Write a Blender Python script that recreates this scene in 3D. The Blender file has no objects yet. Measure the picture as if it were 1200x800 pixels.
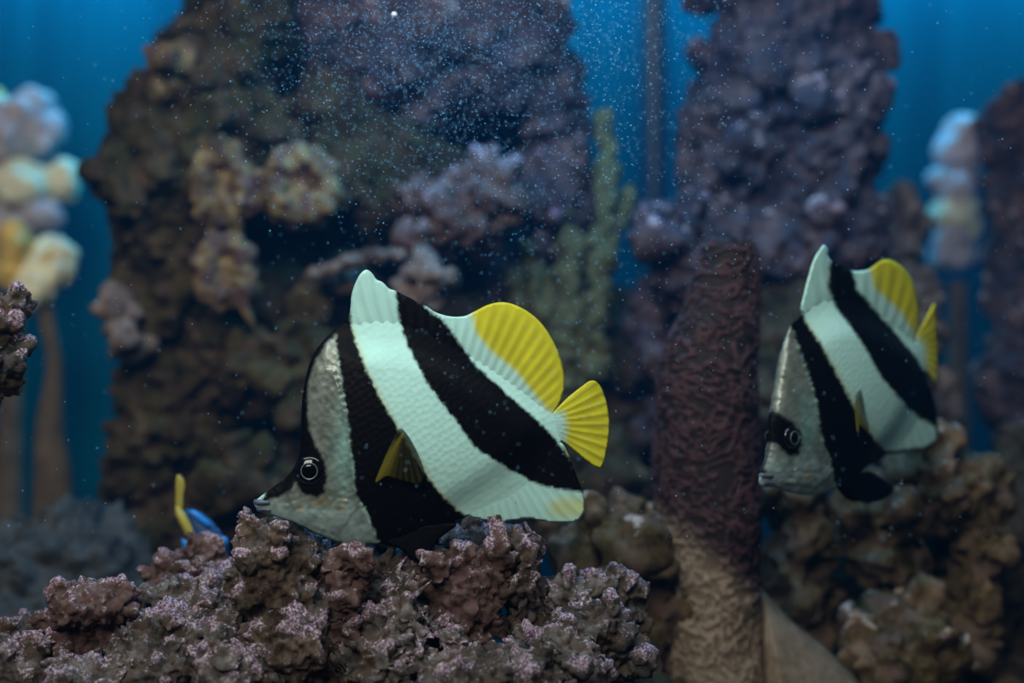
import bpy, bmesh, math, random
import numpy as np
from mathutils import Vector, Matrix
from mathutils.bvhtree import BVHTree
from mathutils.geometry import delaunay_2d_cdt

# ------------------------------------------------------------------ camera, world, lights, exposure
S = bpy.context.scene
COL = S.collection
FOCUS = 0.60                       # metres from the lens to the flank of the near fish
cam_d = bpy.data.cameras.new('camera')
cam_d.lens = 50; cam_d.sensor_width = 36; cam_d.clip_start = 0.02; cam_d.clip_end = 20
cam_d.dof.use_dof = True; cam_d.dof.focus_distance = FOCUS - 0.006; cam_d.dof.aperture_fstop = 4.2
cam = bpy.data.objects.new('camera', cam_d); COL.objects.link(cam)
cam.rotation_euler = (math.pi / 2, 0, 0)
S.camera = cam
S.view_settings.view_transform = 'Standard'; S.view_settings.look = 'None'
S.view_settings.exposure = 0.0; S.view_settings.gamma = 1.0; S.view_settings.use_curve_mapping = False

w = bpy.data.worlds.new('room'); S.world = w; w.use_nodes = True
w.node_tree.nodes['Background'].inputs[0].default_value = (0.55, 0.62, 0.7, 1)
w.node_tree.nodes['Background'].inputs[1].default_value = 0.012

def area(name, loc, target, sx, sy, power, color):
    d = bpy.data.lights.new(name, 'AREA'); d.shape = 'RECTANGLE'; d.size = sx; d.size_y = sy
    d.energy = power; d.color = color
    o = bpy.data.objects.new(name, d); COL.objects.link(o); o.location = loc
    o.rotation_euler = (Vector(target) - Vector(loc)).to_track_quat('-Z', 'Y').to_euler()
    return o
area('tank_lamp_white', (-0.05, 0.50, 0.34), (-0.05, 0.70, -0.10), 0.60, 0.06, 1.5, (0.82, 0.97, 1.0))
area('tank_lamp_blue', (0.06, 0.79, 0.235), (0.06, 0.92, -0.2), 0.40, 0.05, 1.2, (0.02, 0.45, 1.0)).data.spread = math.radians(165)
area('tank_lamp_back', (0.0, 1.32, 0.44), (0.0, 1.38, -0.3), 1.15, 0.06, 6.6, (0.03, 0.52, 1.0))
area('front_fill', (-0.30, -0.38, 0.66), (0.0, 0.65, -0.05), 0.7, 0.5, 11.4, (1.0, 0.95, 0.84))  # unseen fill light added behind the camera to brighten the front

def P(px, py, Y):
    """point at distance Y seen at photograph pixel px, py"""
    return Vector(((px - 600) * 0.72 * Y / 1200, Y, (400 - py) * 0.72 * Y / 1200))
def PS(Y): return 0.72 * Y / 1200

# ------------------------------------------------------------------ numpy noise
def _h(ix, iy, iz, s):
    n = (ix.astype(np.int64) * 374761393 + iy.astype(np.int64) * 668265263 + iz.astype(np.int64) * 2147483647 + s * 1274126177) & 0xFFFFFFFF
    n = ((n ^ (n >> 13)) * 1274126177) & 0xFFFFFFFF
    n = ((n ^ (n >> 16)) * 2246822519) & 0xFFFFFFFF
    n = n ^ (n >> 15)
    return (n & 0xFFFFFF) / float(0x1000000)
def vnoise(p, s=0):
    i = np.floor(p).astype(np.int64); f = p - i; f = f * f * f * (f * (f * 6 - 15) + 10)
    r = 0
    for dx in (0, 1):
        for dy in (0, 1):
            for dz in (0, 1):
                wt = (f[:, 0] if dx else 1 - f[:, 0]) * (f[:, 1] if dy else 1 - f[:, 1]) * (f[:, 2] if dz else 1 - f[:, 2])
                r = r + wt * _h(i[:, 0] + dx, i[:, 1] + dy, i[:, 2] + dz, s)
    return r
def fbm(p, s=0, o=4):
    a, r, t = 1.0, 0, 0
    for k in range(o):
        r = r + a * vnoise(p * 2 ** k, s + k); t += a; a *= 0.5
    return r / t
def worley(p, s=0):
    i = np.floor(p).astype(np.int64)
    best = np.full(len(p), 9.0)
    for dx in (-1, 0, 1):
        for dy in (-1, 0, 1):
            for dz in (-1, 0, 1):
                c = i + np.array((dx, dy, dz))
                q = np.stack([c[:, k] + _h(c[:, 0], c[:, 1], c[:, 2], s + 11 * k + 1) for k in range(3)], 1)
                best = np.minimum(best, ((q - p) ** 2).sum(1))
    return np.sqrt(best)

# ------------------------------------------------------------------ materials
def mat(name):
    m = bpy.data.materials.new(name); m.use_nodes = True
    nt = m.node_tree; b = nt.nodes['Principled BSDF']
    return m, nt, b
def nd(nt, t, **kw):
    n = nt.nodes.new(t)
    for k, v in kw.items(): setattr(n, k, v)
    return n
def ramp(nt, src, stops):
    r = nd(nt, 'ShaderNodeValToRGB'); e = r.color_ramp.elements
    while len(e) < len(stops): e.new(0.5)
    for el, (p, c) in zip(e, stops):
        el.position = p; el.color = (c[0], c[1], c[2], 1) if not isinstance(c, (int, float)) else (c, c, c, 1)
    nt.links.new(src, r.inputs[0]); return r.outputs[0]
def mix(nt, fac, a, b):
    n = nd(nt, 'ShaderNodeMix', data_type='RGBA')
    if isinstance(fac, (int, float)): n.inputs[0].default_value = fac
    else: nt.links.new(fac, n.inputs[0])
    for i, v in ((6, a), (7, b)):
        if isinstance(v, (tuple, list)): n.inputs[i].default_value = (v[0], v[1], v[2], 1)
        else: nt.links.new(v, n.inputs[i])
    return n.outputs[2]
def noise(nt, scale, detail=3, rough=0.55):
    tc = nd(nt, 'ShaderNodeNewGeometry'); n = nd(nt, 'ShaderNodeTexNoise')
    n.inputs['Scale'].default_value = scale; n.inputs['Detail'].default_value = detail; n.inputs['Roughness'].default_value = rough
    nt.links.new(tc.outputs['Position'], n.inputs['Vector']); return n.outputs['Fac']
def bump(nt, b, src, strength, dist):
    n = nd(nt, 'ShaderNodeBump'); n.inputs['Strength'].default_value = strength; n.inputs['Distance'].default_value = dist
    nt.links.new(src, n.inputs['Height']); nt.links.new(n.outputs[0], b.inputs['Normal'])
def math_(nt, op, a, b=None):
    n = nd(nt, 'ShaderNodeMath', operation=op)
    for i, v in enumerate((a, b)):
        if v is None: continue
        if isinstance(v, (int, float)): n.inputs[i].default_value = v
        else: nt.links.new(v, n.inputs[i])
    return n.outputs[0]

def rock_mat(name, dark, mid, light, speck=None, scale=40, crust=None, fine=0.0006, speck_amt=0.5, speck_scale=900, albedo=0.5):
    """dark / mid / light stone, patches of algae crust, coralline specks on the knob tips, partly in place of top light"""
    K = albedo; dark, mid, light = (tuple(v * K for v in c) for c in (dark, mid, light))
    if crust: crust = tuple(v * K for v in crust)
    m, nt, b = mat(name)
    n1 = noise(nt, scale, 4); n2 = noise(nt, scale * 5.5, 5, 0.72)
    s = math_(nt, 'ADD', math_(nt, 'MULTIPLY', n1, 0.6), math_(nt, 'MULTIPLY', n2, 0.4))
    c = ramp(nt, s, [(0.40, dark), (0.5, mid), (0.61, light)])
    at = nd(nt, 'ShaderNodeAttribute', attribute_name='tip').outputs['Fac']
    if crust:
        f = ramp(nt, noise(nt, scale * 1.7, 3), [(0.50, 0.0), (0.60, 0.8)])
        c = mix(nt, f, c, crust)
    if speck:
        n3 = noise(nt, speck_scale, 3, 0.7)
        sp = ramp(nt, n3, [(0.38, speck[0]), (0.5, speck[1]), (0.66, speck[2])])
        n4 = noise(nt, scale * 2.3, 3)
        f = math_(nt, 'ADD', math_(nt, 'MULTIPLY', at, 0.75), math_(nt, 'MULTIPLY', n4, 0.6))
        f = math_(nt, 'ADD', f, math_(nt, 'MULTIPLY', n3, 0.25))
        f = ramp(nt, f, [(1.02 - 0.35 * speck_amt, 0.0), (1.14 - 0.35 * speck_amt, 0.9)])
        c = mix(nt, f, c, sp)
    nt.links.new(c, b.inputs['Base Color'])
    b.inputs['Roughness'].default_value = 0.8
    b.inputs['Specular IOR Level'].default_value = 0.08
    bump(nt, b, noise(nt, 1400, 3, 0.7), 0.5, fine)
    return m
def plain(name, color, rough=0.5, metal=0.0, var=0.0, scale=60, spec=0.4):
    m, nt, b = mat(name)
    if var:
        n = noise(nt, scale, 4)
        d = tuple(c * (1 - var) for c in color); l = tuple(min(1, c * (1 + var)) for c in color)
        nt.links.new(ramp(nt, n, [(0.35, d), (0.65, l)]), b.inputs['Base Color'])
    else: b.inputs['Base Color'].default_value = (*color, 1)
    b.inputs['Roughness'].default_value = rough; b.inputs['Metallic'].default_value = metal
    b.inputs['Specular IOR Level'].default_value = spec
    return m

# ------------------------------------------------------------------ object helpers
def link(name, me, m=None, parent=None):
    o = bpy.data.objects.new(name, me); COL.objects.link(o)
    if m: me.materials.append(m)
    if parent: o.parent = parent
    return o
def tag(o, label=None, cat=None, group=None, kind=None):
    for k, v in (('label', label), ('category', cat), ('group', group), ('kind', kind)):
        if v: o[k] = v
    return o
def mesh_np(name, v, f, smooth=True):
    me = bpy.data.meshes.new(name); me.from_pydata([tuple(map(float, q)) for q in v], [], [tuple(int(i) for i in q) for q in f]); me.update()
    if smooth: me.polygons.foreach_set('use_smooth', [True] * len(me.polygons))
    return me
def box_bm(bm, a, b):
    r = bmesh.ops.create_cube(bm, size=1.0)
    a, b = Vector(a), Vector(b); c = (a + b) / 2; d = b - a
    for v in r['verts']: v.co = Vector((v.co.x * d.x, v.co.y * d.y, v.co.z * d.z)) + c
def box(name, a, b, m, bevel=0):
    bm = bmesh.new(); box_bm(bm, a, b)
    if bevel: bmesh.ops.bevel(bm, geom=bm.edges[:], offset=bevel, segments=2, affect='EDGES')
    me = bpy.data.meshes.new(name); bm.to_mesh(me); bm.free()
    return link(name, me, m)
def catmull(pts, n=6, closed=True):
    pts = [np.array(p, float) for p in pts]; N = len(pts); out = []
    for i in range(N if closed else N - 1):
        if closed: p0, p1, p2, p3 = (pts[(i + k) % N] for k in (-1, 0, 1, 2))
        else: p0, p1, p2, p3 = pts[max(i - 1, 0)], pts[i], pts[i + 1], pts[min(i + 2, N - 1)]
        for t in np.arange(n) / n:
            out.append(0.5 * (2 * p1 + (p2 - p0) * t + (2 * p0 - 5 * p1 + 4 * p2 - p3) * t * t + (3 * p1 - p0 - 3 * p2 + p3) * t ** 3))
    if not closed: out.append(pts[-1])
    return np.array(out)
def tube(name, pts, radii, m, parent=None, seg=10, n=5):
    pr = catmull([(*p, r) for p, r in zip(pts, radii)], n, False)
    V, F = [], []
    for i, q in enumerate(pr):
        d = Vector(pr[min(i + 1, len(pr) - 1)][:3] - pr[max(i - 1, 0)][:3]).normalized()
        a = d.orthogonal().normalized() if i == 0 else (a - d * a.dot(d)).normalized()
        b = d.cross(a)
        for k in range(seg):
            t = 2 * math.pi * k / seg
            V.append(Vector(q[:3]) + (a * math.cos(t) + b * math.sin(t)) * q[3])
    L = len(pr)
    for i in range(L - 1):
        for k in range(seg):
            F.append((i * seg + k, i * seg + (k + 1) % seg, (i + 1) * seg + (k + 1) % seg, (i + 1) * seg + k))
    F.append(tuple(range(seg))[::-1]); F.append(tuple((L - 1) * seg + k for k in range(seg)))
    return link(name, mesh_np(name, V, F), m, parent)

# ------------------------------------------------------------------ rocks: blobs joined, then made knobbly
_seed = [1]
_trees = []
def settle(q, faces):
    """push points that lie inside an earlier rock out to its surface, so rocks rest on each other"""
    lo, hi = q.min(0), q.max(0)
    for bl, bh, tr in _trees:
        if (lo > bh).any() or (bl > hi).any(): continue
        for i in np.where(((q > bl) & (q < bh)).all(1))[0]:
            v = Vector(q[i]); c, n, _, d = tr.find_nearest(v)
            dn = (v - c).dot(n)
            if dn < 0.0012:
                if dn < 0 or d < 0.0012: q[i] = c + n * 0.0012
    pts = [Vector(p) for p in q]; tree = BVHTree.FromPolygons(pts, faces); bad = set()
    for bl, bh, tr in _trees:
        if (lo > bh).any() or (bl > hi).any(): continue
        bad |= {a for a, _ in tree.overlap(tr)}
    if bad: tree = BVHTree.FromPolygons(pts, [f for i, f in enumerate(faces) if i not in bad])
    _trees.append((q.min(0), q.max(0), tree))
    return q, bad
def register(*obs):
    for o in obs:
        bpy.context.view_layer.update()
        V = [o.matrix_world @ v.co for v in o.data.vertices]; a = np.array(V)
        _trees.append((a.min(0), a.max(0), BVHTree.FromPolygons(V, [tuple(p.vertices) for p in o.data.polygons])))
def rock_mesh(name, blobs, voxel, octaves, knobs=0, knob_r=(0.004, 0.008), warp=0.0, rnd=None, fit=True):
    """blobs: (centre Vector, radii(3)); octaves: (cell size m, amplitude m) of rounded lumps"""
    rnd = rnd or random.Random(_seed[0])
    _seed[0] += 7; s = _seed[0]
    bm = bmesh.new()
    allb = list(blobs)
    for _ in range(knobs):
        c, r = rnd.choice(blobs)
        d = Vector((rnd.gauss(0, 1), rnd.gauss(-0.5, 0.8), rnd.gauss(0.35, 0.9))).normalized()
        k = rnd.uniform(*knob_r)
        allb.append((c + Vector((d.x * r[0], d.y * r[1], d.z * r[2])) * 0.97, (k * rnd.uniform(.8, 1.3), k, k * rnd.uniform(.8, 1.4))))
    for c, r in allb:
        g = bmesh.ops.create_icosphere(bm, subdivisions=3, radius=1.0)
        for v in g['verts']: v.co = Vector((v.co.x * r[0], v.co.y * r[1], v.co.z * r[2])) + c
    me = bpy.data.meshes.new(name); bm.to_mesh(me); bm.free()
    o = bpy.data.objects.new('tmp', me); COL.objects.link(o)
    md = o.modifiers.new('r', 'REMESH'); md.mode = 'VOXEL'; md.voxel_size = voxel
    dg = bpy.context.evaluated_depsgraph_get()
    m2 = bpy.data.meshes.new_from_object(o.evaluated_get(dg))
    bpy.data.objects.remove(o); bpy.data.meshes.remove(me)
    m2.name = name; n = len(m2.vertices)
    co = np.empty(n * 3); m2.vertices.foreach_get('co', co); co = co.reshape(-1, 3)
    no = np.empty(n * 3); m2.vertices.foreach_get('normal', no); no = no.reshape(-1, 3)
    tip = np.zeros(n); wt = 0
    q = co.copy()
    for k, (cell, amp) in enumerate(octaves):
        wv = np.stack([vnoise(co / cell * 0.7, s + 40 + j) for j in range(3)], 1) - 0.5
        if k % 2 == 0:
            hgt = 1 - np.clip(worley(co / cell + wv * 1.3, s + k) * 1.15, 0, 1) ** 1.4
        else:
            hgt = np.clip((fbm(co / cell, s + 3 + k, 3) - 0.5) * 2.0 + 0.5, 0, 1)
        hgt = np.clip(hgt, 0, 1)
        q += no * ((hgt - 0.5) * 2 * amp)[:, None]
        tip += hgt * (1 if k else 1.2); wt += (1 if k else 1.2)
    bad = ()
    if fit: q, bad = settle(q, [tuple(p.vertices) for p in m2.polygons])
    m2.vertices.foreach_set('co', q.ravel())
    a = m2.attributes.new('tip', 'FLOAT', 'POINT')
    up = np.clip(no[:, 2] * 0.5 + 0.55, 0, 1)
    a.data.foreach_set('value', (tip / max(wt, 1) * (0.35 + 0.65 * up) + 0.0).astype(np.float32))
    m2.polygons.foreach_set('use_smooth', [True] * len(m2.polygons)); m2.update()
    if bad:      # joints between touching rocks
        bmx = bmesh.new(); bmx.from_mesh(m2); bmx.faces.ensure_lookup_table()
        bmesh.ops.delete(bmx, geom=[bmx.faces[i] for i in bad], context='FACES'); bmx.to_mesh(m2); bmx.free()
    return m2
def rock(name, label, px_blobs, m, voxel, octaves, cat='rock', group=None, parent=None, **kw):
    """px_blobs: (px, py, depth, rx px, rz px[, ry m])"""
    bl = []
    for b in px_blobs:
        s = PS(b[2]); ry = b[5] if len(b) > 5 else (b[3] + b[4]) / 2 * s
        bl.append((P(b[0], b[1], b[2]), (b[3] * s, ry, b[4] * s)))
    o = link(name, rock_mesh(name, bl, voxel, octaves, **kw), m, parent)
    if label: tag(o, label, cat, group)
    return o

# ------------------------------------------------------------------ the tank
m_back, nt, b = mat('blue_back_panel')
tc = nd(nt, 'ShaderNodeNewGeometry'); mp = nd(nt, 'ShaderNodeMapping'); mp.inputs['Scale'].default_value = (14, 1, 0.8)
nt.links.new(tc.outputs['Position'], mp.inputs[0]); nz = nd(nt, 'ShaderNodeTexNoise'); nz.inputs['Scale'].default_value = 1.6; nz.inputs['Detail'].default_value = 3
nt.links.new(mp.outputs[0], nz.inputs['Vector'])
nt.links.new(ramp(nt, nz.outputs['Fac'], [(0.35, (0.0005, 0.055, 0.088)), (0.65, (0.001, 0.092, 0.135))]), b.inputs['Base Color'])
b.inputs['Roughness'].default_value = 0.9; b.inputs['Specular IOR Level'].default_value = 0.03
tag(box('wall_back', (-0.72, 1.40, -0.30), (0.72, 1.42, 0.46), m_back), 'blue painted back panel of the aquarium', 'wall', kind='structure')
m_side = plain('dark_blue_side', (0.01, 0.05, 0.09), 0.4)
tag(box('wall_left', (-0.74, 0.44, -0.30), (-0.72, 1.42, 0.46), m_side), 'dark blue left side of the aquarium', 'wall', kind='structure')
tag(box('wall_right', (0.72, 0.44, -0.30), (0.74, 1.42, 0.46), m_side), 'dark blue right side of the aquarium', 'wall', kind='structure')
m_sand = plain('dark_coral_sand', (0.16, 0.12, 0.09), 0.9, var=0.4, scale=500)
tag(box('floor', (-0.74, 0.44, -0.32), (0.74, 1.42, -0.30), m_sand), 'coral sand floor of the aquarium', 'floor', kind='structure')
m_glass, nt, b = mat('front_glass'); nt.nodes.remove(b)
fr = nd(nt, 'ShaderNodeFresnel'); fr.inputs[0].default_value = 1.35
tr = nd(nt, 'ShaderNodeBsdfTransparent'); gl = nd(nt, 'ShaderNodeBsdfGlossy'); gl.inputs['Roughness'].default_value = 0.0
tr.inputs[0].default_value = (0.985, 1, 0.995, 1)
mx = nd(nt, 'ShaderNodeMixShader'); nt.links.new(fr.outputs[0], mx.inputs[0]); nt.links.new(tr.outputs[0], mx.inputs[1]); nt.links.new(gl.outputs[0], mx.inputs[2])
nt.links.new(mx.outputs[0], nt.nodes['Material Output'].inputs[0])
tag(box('window_1', (-0.74, 0.43, -0.32), (0.74, 0.44, 0.46), m_glass), 'clear front glass pane of the aquarium', 'glass', kind='structure')

# ------------------------------------------------------------------ striped fish
def sdist(poly, q):
    """signed distance (inside positive) of points q to polygon"""
    a = np.asarray(poly, float); c = np.roll(a, -1, 0)
    best = np.full(len(q), 1e9); ins = np.zeros(len(q), bool)
    for p0, p1 in zip(a, c):
        e = p1 - p0; L = max(e @ e, 1e-9)
        t = np.clip(((q - p0) @ e) / L, 0, 1)
        d = q - (p0 + t[:, None] * e); best = np.minimum(best, (d * d).sum(1))
        cond = (p0[1] > q[:, 1]) != (p1[1] > q[:, 1])
        with np.errstate(divide='ignore', invalid='ignore'):
            xi = (p1[0] - p0[0]) * (q[:, 1] - p0[1]) / (p1[1] - p0[1] + 1e-12) + p0[0]
        ins ^= cond & (q[:, 0] < xi)
    return np.where(ins, 1, -1) * np.sqrt(best)
def sst(a, b, x):
    t = np.clip((x - a) / (b - a), 0, 1); return t * t * (3 - 2 * t)

def triangulate(outline, step):
    """smooth outline -> 2D triangle mesh, returns verts, tris, is_boundary"""
    o = outline; n = len(o)
    x0, y0 = o.min(0); x1, y1 = o.max(0)
    gx, gy = np.meshgrid(np.arange(x0, x1, step), np.arange(y0, y1, step * 0.866))
    gx = gx + (np.arange(gx.shape[0]) % 2)[:, None] * step * 0.5
    g = np.stack([gx.ravel(), gy.ravel()], 1)
    g = g[sdist(o, g) > step * 0.55]
    vin = [Vector(p) for p in o] + [Vector(p) for p in g]
    r = delaunay_2d_cdt(vin, [(i, (i + 1) % n) for i in range(n)], [], 1, 1e-4)
    v = np.array([(p.x, p.y) for p in r[0]]); f = [tuple(t) for t in r[2]]
    return v, f, np.abs(sdist(o, v)) < 1e-3

class Inflate:
    """smooth pillow height over a polygon (Poisson), sampled bilinearly"""
    def __init__(s, poly, cell=4.0, it=2500):
        s.c = cell; s.o = poly.min(0) - 3 * cell
        nx, ny = (np.ceil((poly.max(0) - s.o) / cell) + 4).astype(int)
        X, Y = np.meshgrid(np.arange(nx), np.arange(ny))
        q = np.stack([X.ravel(), Y.ravel()], 1) * cell + s.o
        d = sdist(poly, q).reshape(ny, nx); ins = d > 0
        u = np.zeros((ny, nx))
        for _ in range(it):
            u[1:-1, 1:-1] = 0.25 * (u[2:, 1:-1] + u[:-2, 1:-1] + u[1:-1, 2:] + u[1:-1, :-2]) + 1
            u[~ins] = 0
        s.u = u / u.max()
    def __call__(s, q):
        t = (q - s.o) / s.c; i = np.floor(t).astype(int); f = t - i
        i[:, 0] = np.clip(i[:, 0], 0, s.u.shape[1] - 2); i[:, 1] = np.clip(i[:, 1], 0, s.u.shape[0] - 2)
        u = s.u; a = u[i[:, 1], i[:, 0]]; b = u[i[:, 1], i[:, 0] + 1]; c = u[i[:, 1] + 1, i[:, 0]]; d = u[i[:, 1] + 1, i[:, 0] + 1]
        return (a * (1 - f[:, 0]) + b * f[:, 0]) * (1 - f[:, 1]) + (c * (1 - f[:, 0]) + d * f[:, 0]) * f[:, 1]

def fish_mat(name, translucent=0.0, alpha=1.0, rough=0.42, scales=True):
    m, nt, b = mat(name)
    c = nd(nt, 'ShaderNodeAttribute', attribute_name='pattern')
    sl = nd(nt, 'ShaderNodeAttribute', attribute_name='silver').outputs['Fac']
    nt.links.new(c.outputs['Color'], b.inputs['Base Color'])
    b.inputs['Roughness'].default_value = rough; b.inputs['Specular IOR Level'].default_value = 0.05
    if scales:
        nt.links.new(math_(nt, 'ADD', 0.05, math_(nt, 'MULTIPLY', sl, 0.25)), b.inputs['Specular IOR Level'])
        nt.links.new(math_(nt, 'MULTIPLY', sl, 0.5), b.inputs['Metallic'])
        nt.links.new(math_(nt, 'SUBTRACT', rough, math_(nt, 'MULTIPLY', sl, 0.12)), b.inputs['Roughness'])
        tcn = nd(nt, 'ShaderNodeTexCoord'); mp = nd(nt, 'ShaderNodeMapping')
        mp.inputs['Rotation'].default_value = (0, math.radians(32), 0); mp.inputs['Scale'].default_value = (1, 0.2, 1)
        nt.links.new(tcn.outputs['Object'], mp.inputs[0])
        v = nd(nt, 'ShaderNodeTexVoronoi'); v.inputs['Scale'].default_value = 360; v.inputs['Randomness'].default_value = 0.55
        nt.links.new(mp.outputs[0], v.inputs['Vector'])
        bump(nt, b, v.outputs['Distance'], 0.35, 0.0006)
    out = nt.nodes['Material Output']; sh = b.outputs[0]
    if translucent:
        t = nd(nt, 'ShaderNodeBsdfTranslucent'); nt.links.new(c.outputs['Color'], t.inputs[0])
        x = nd(nt, 'ShaderNodeMixShader'); x.inputs[0].default_value = translucent
        nt.links.new(sh, x.inputs[1]); nt.links.new(t.outputs[0], x.inputs[2]); sh = x.outputs[0]
    if alpha < 1:
        t = nd(nt, 'ShaderNodeBsdfTransparent'); x = nd(nt, 'ShaderNodeMixShader'); x.inputs[0].default_value = alpha
        nt.links.new(t.outputs[0], x.inputs[1]); nt.links.new(sh, x.inputs[2]); sh = x.outputs[0]
    nt.links.new(sh, out.inputs[0]); return m
M_SKIN = fish_mat('fish_skin')
M_FIN = fish_mat('fish_fin', 0.08, 1.0, 0.5, False)
M_PECT = fish_mat('clear_fin', 0.3, 0.4, 0.5, False)
M_EYE = plain('eye_black', (0.004, 0.004, 0.006), 0.08, spec=0.6)
M_IRIS = plain('eye_ring', (0.16, 0.19, 0.22), 0.3, 0.3)
M_PUPIL = plain('eye_pupil', (0.002, 0.002, 0.003), 0.05)
WHITE = np.array((0.50, 0.80, 0.75)); BLACK = np.array((0.004, 0.0035, 0.005)); YELLOW = np.array((0.63, 0.57, 0.035)); SILVER = np.array((0.23, 0.205, 0.18))

class Fish:
    def __init__(F, name, label, D):
        F.D = D; F.cx, F.cy = D['c']; F.th = math.radians(D['yaw']); F.s = PS(D['Y']); F.Y = D['Y']
        F.root = bpy.data.objects.new(name, None); COL.objects.link(F.root); F.root.empty_display_size = 0.01
        F.root.location = P(F.cx, F.cy, F.Y); F.root.rotation_euler = (0, 0, F.th)
        tag(F.root, label, 'fish', 'black and white striped fish')
        F.out = catmull(D['body'], 6); F.inf = Inflate(F.out)
        F.T = D['thick']
        F.pol = {k: catmull(v, 1) for k, v in D['pat'].items()}
        F.build()
    def tbody(F, q):
        u = np.clip(F.inf(q), 0, 1)
        d = np.maximum.reduce([sdist(F.D[k], q) for k in ('dorsal', 'anal', 'tail')])
        t = F.T * (u + 1e-6) ** (0.66 + 0.75 * sst(-34, 4, d))        # rounded head and belly, back thinning into the fins
        g = F.D['gill']; gd = np.abs(sdist(g, q)); ins = sdist(g, q) > 0     # gill cover edge and cheek
        t = t + 1.6 * np.where(ins, np.exp(-gd / 14), 0) * sst(0.02, 0.15, u)
        return t
    def color(F, q, seed=5):
        p3 = np.c_[q, np.zeros(len(q))]
        j = (vnoise(p3 / 3.5, seed) - 0.5) * 2.6
        c = np.tile(WHITE, (len(q), 1)); pol = F.pol
        c *= (0.93 + 0.12 * fbm(p3 / 26, 8, 3))[:, None]
        def over(col, f): c[:] = c * (1 - f[:, None]) + np.asarray(col) * f[:, None]
        sd = sdist(pol['face'], q); face = sst(-3, 3, sd + j)
        over(SILVER, face * 0.85)
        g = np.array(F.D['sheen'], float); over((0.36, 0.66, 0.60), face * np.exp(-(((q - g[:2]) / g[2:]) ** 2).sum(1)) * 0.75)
        chin = sst(*F.D['chin'], q[:, 1]) * face
        over((0.42, 0.56, 0.55), chin * 0.8)
        ck = sst(0, 12, sdist(pol['cheek'], q)); over((0.50, 0.38, 0.16), ck * sst(0.55, 0.68, fbm(p3 / np.array((11, 6, 1)), 41, 3)) * 0.6)
        c *= (1 - face * (0.35 - 0.7 * (fbm(p3 / 7, 51, 3) - 0.4)))[:, None]
        sil = face * (1 - 0.6 * chin) * (0.45 + 0.55 * fbm(p3 / 12, 21, 3))
        for k in ('yellow', 'tail', 'anal_tip'):
            if k in pol:
                soft = {'yellow': 5, 'tail': 7, 'anal_tip': 9}[k]
                f = sst(-soft, soft, sdist(pol[k], q) + j * 0.6) * (0.55 if k == 'anal_tip' else 1)
                r = YELLOW * (0.92 + 0.25 * fbm(p3 / 20, 31, 2))[:, None]
                c[:] = c * (1 - f[:, None]) + r * f[:, None]
        for k in ('gold1', 'gold2'):
            if k in pol:
                d = np.abs(sdist(pol[k], q)); over((0.55, 0.42, 0.08), np.exp(-(d / 3.5) ** 2) * 0.35)
        for k in ('black1', 'black2', 'eyeband', 'snout', 'brow', 'rim'):
            if k in pol:
                soft = {'black1': 1.8, 'black2': 1.8}.get(k, 2.4)
                f = sst(-soft, soft, sdist(pol[k], q) + j)
                over(BLACK, f); sil = sil * (1 - f)
        return c, sil
    def local(F, q, y):
        r = F.root.location; k = PS(1.0); a = (q[:, 0] - 600) * k
        l = (a * r.y - r.x) / (math.cos(F.th) - a * math.sin(F.th)); dep = r.y + l * math.sin(F.th)
        return np.c_[l, y * F.s, (400 - q[:, 1]) * k * dep - r.z]
    def finish(F, name, v2, f, bd, t, m, yoff=None, mirror=False, colq=None, tint=None, parent=None, label=None):
        """two-sided pillow from a 2D mesh with half thickness t"""
        n = len(v2); yo = np.zeros(n) if yoff is None else yoff
        idx = np.full(n, -1); k = n
        for i in range(n):
            if not bd[i]: idx[i] = k; k += 1
            else: idx[i] = i
        front = F.local(v2, yo - np.where(bd, 0, t)); back = F.local(v2, yo + t)
        V = np.concatenate([front, back[~bd]])
        if mirror: V = V * np.array((1, -1, 1))
        tri = []
        for a, b, c in f:
            tri.append((a, b, c)); tri.append((idx[a], idx[c], idx[b]))
        me = mesh_np(name, V, tri)
        bmx = bmesh.new(); bmx.from_mesh(me); bmesh.ops.recalc_face_normals(bmx, faces=bmx.faces); bmx.to_mesh(me); bmx.free()
        q = v2.copy() if colq is None else colq
        if yoff is None: q[:, 0] += t * math.sin(F.th)
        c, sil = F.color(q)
        if tint is not None: c = tint(v2, c)
        c = np.concatenate([c, c[~bd]]); sil = np.concatenate([sil, sil[~bd]])
        a = me.attributes.new('pattern', 'FLOAT_COLOR', 'POINT'); a.data.foreach_set('color', np.c_[c, np.ones(len(c))].astype(np.float32).ravel())
        a = me.attributes.new('silver', 'FLOAT', 'POINT'); a.data.foreach_set('value', sil.astype(np.float32))
        o = link(name, me, m, parent or F.root)
        if label: o['label'] = label
        return o
    def fin(F, name, outline, base, step=3.0, m=None, thick=1.3, edge=0.35, rays=None, yoff=None, mirror=False, tint=None, label=None):
        o = catmull(outline, 5); v, f, bd = triangulate(o, step)
        d = np.clip(sdist(o, v), 0, 40)
        t = edge + (thick - edge) * sst(0, 25, d)
        if rays:
            ox, oy, k, amp = rays
            ang = np.arctan2(v[:, 1] - oy, v[:, 0] - ox)
            t = t + amp * (0.5 + 0.5 * np.sin(ang * k)) * sst(1, 12, d)
        yo = None
        if yoff is not None: yo = yoff(v)
        return F.finish(name, v, f, bd, t, m or M_FIN, yo, mirror, None, tint, label=label)
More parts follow.
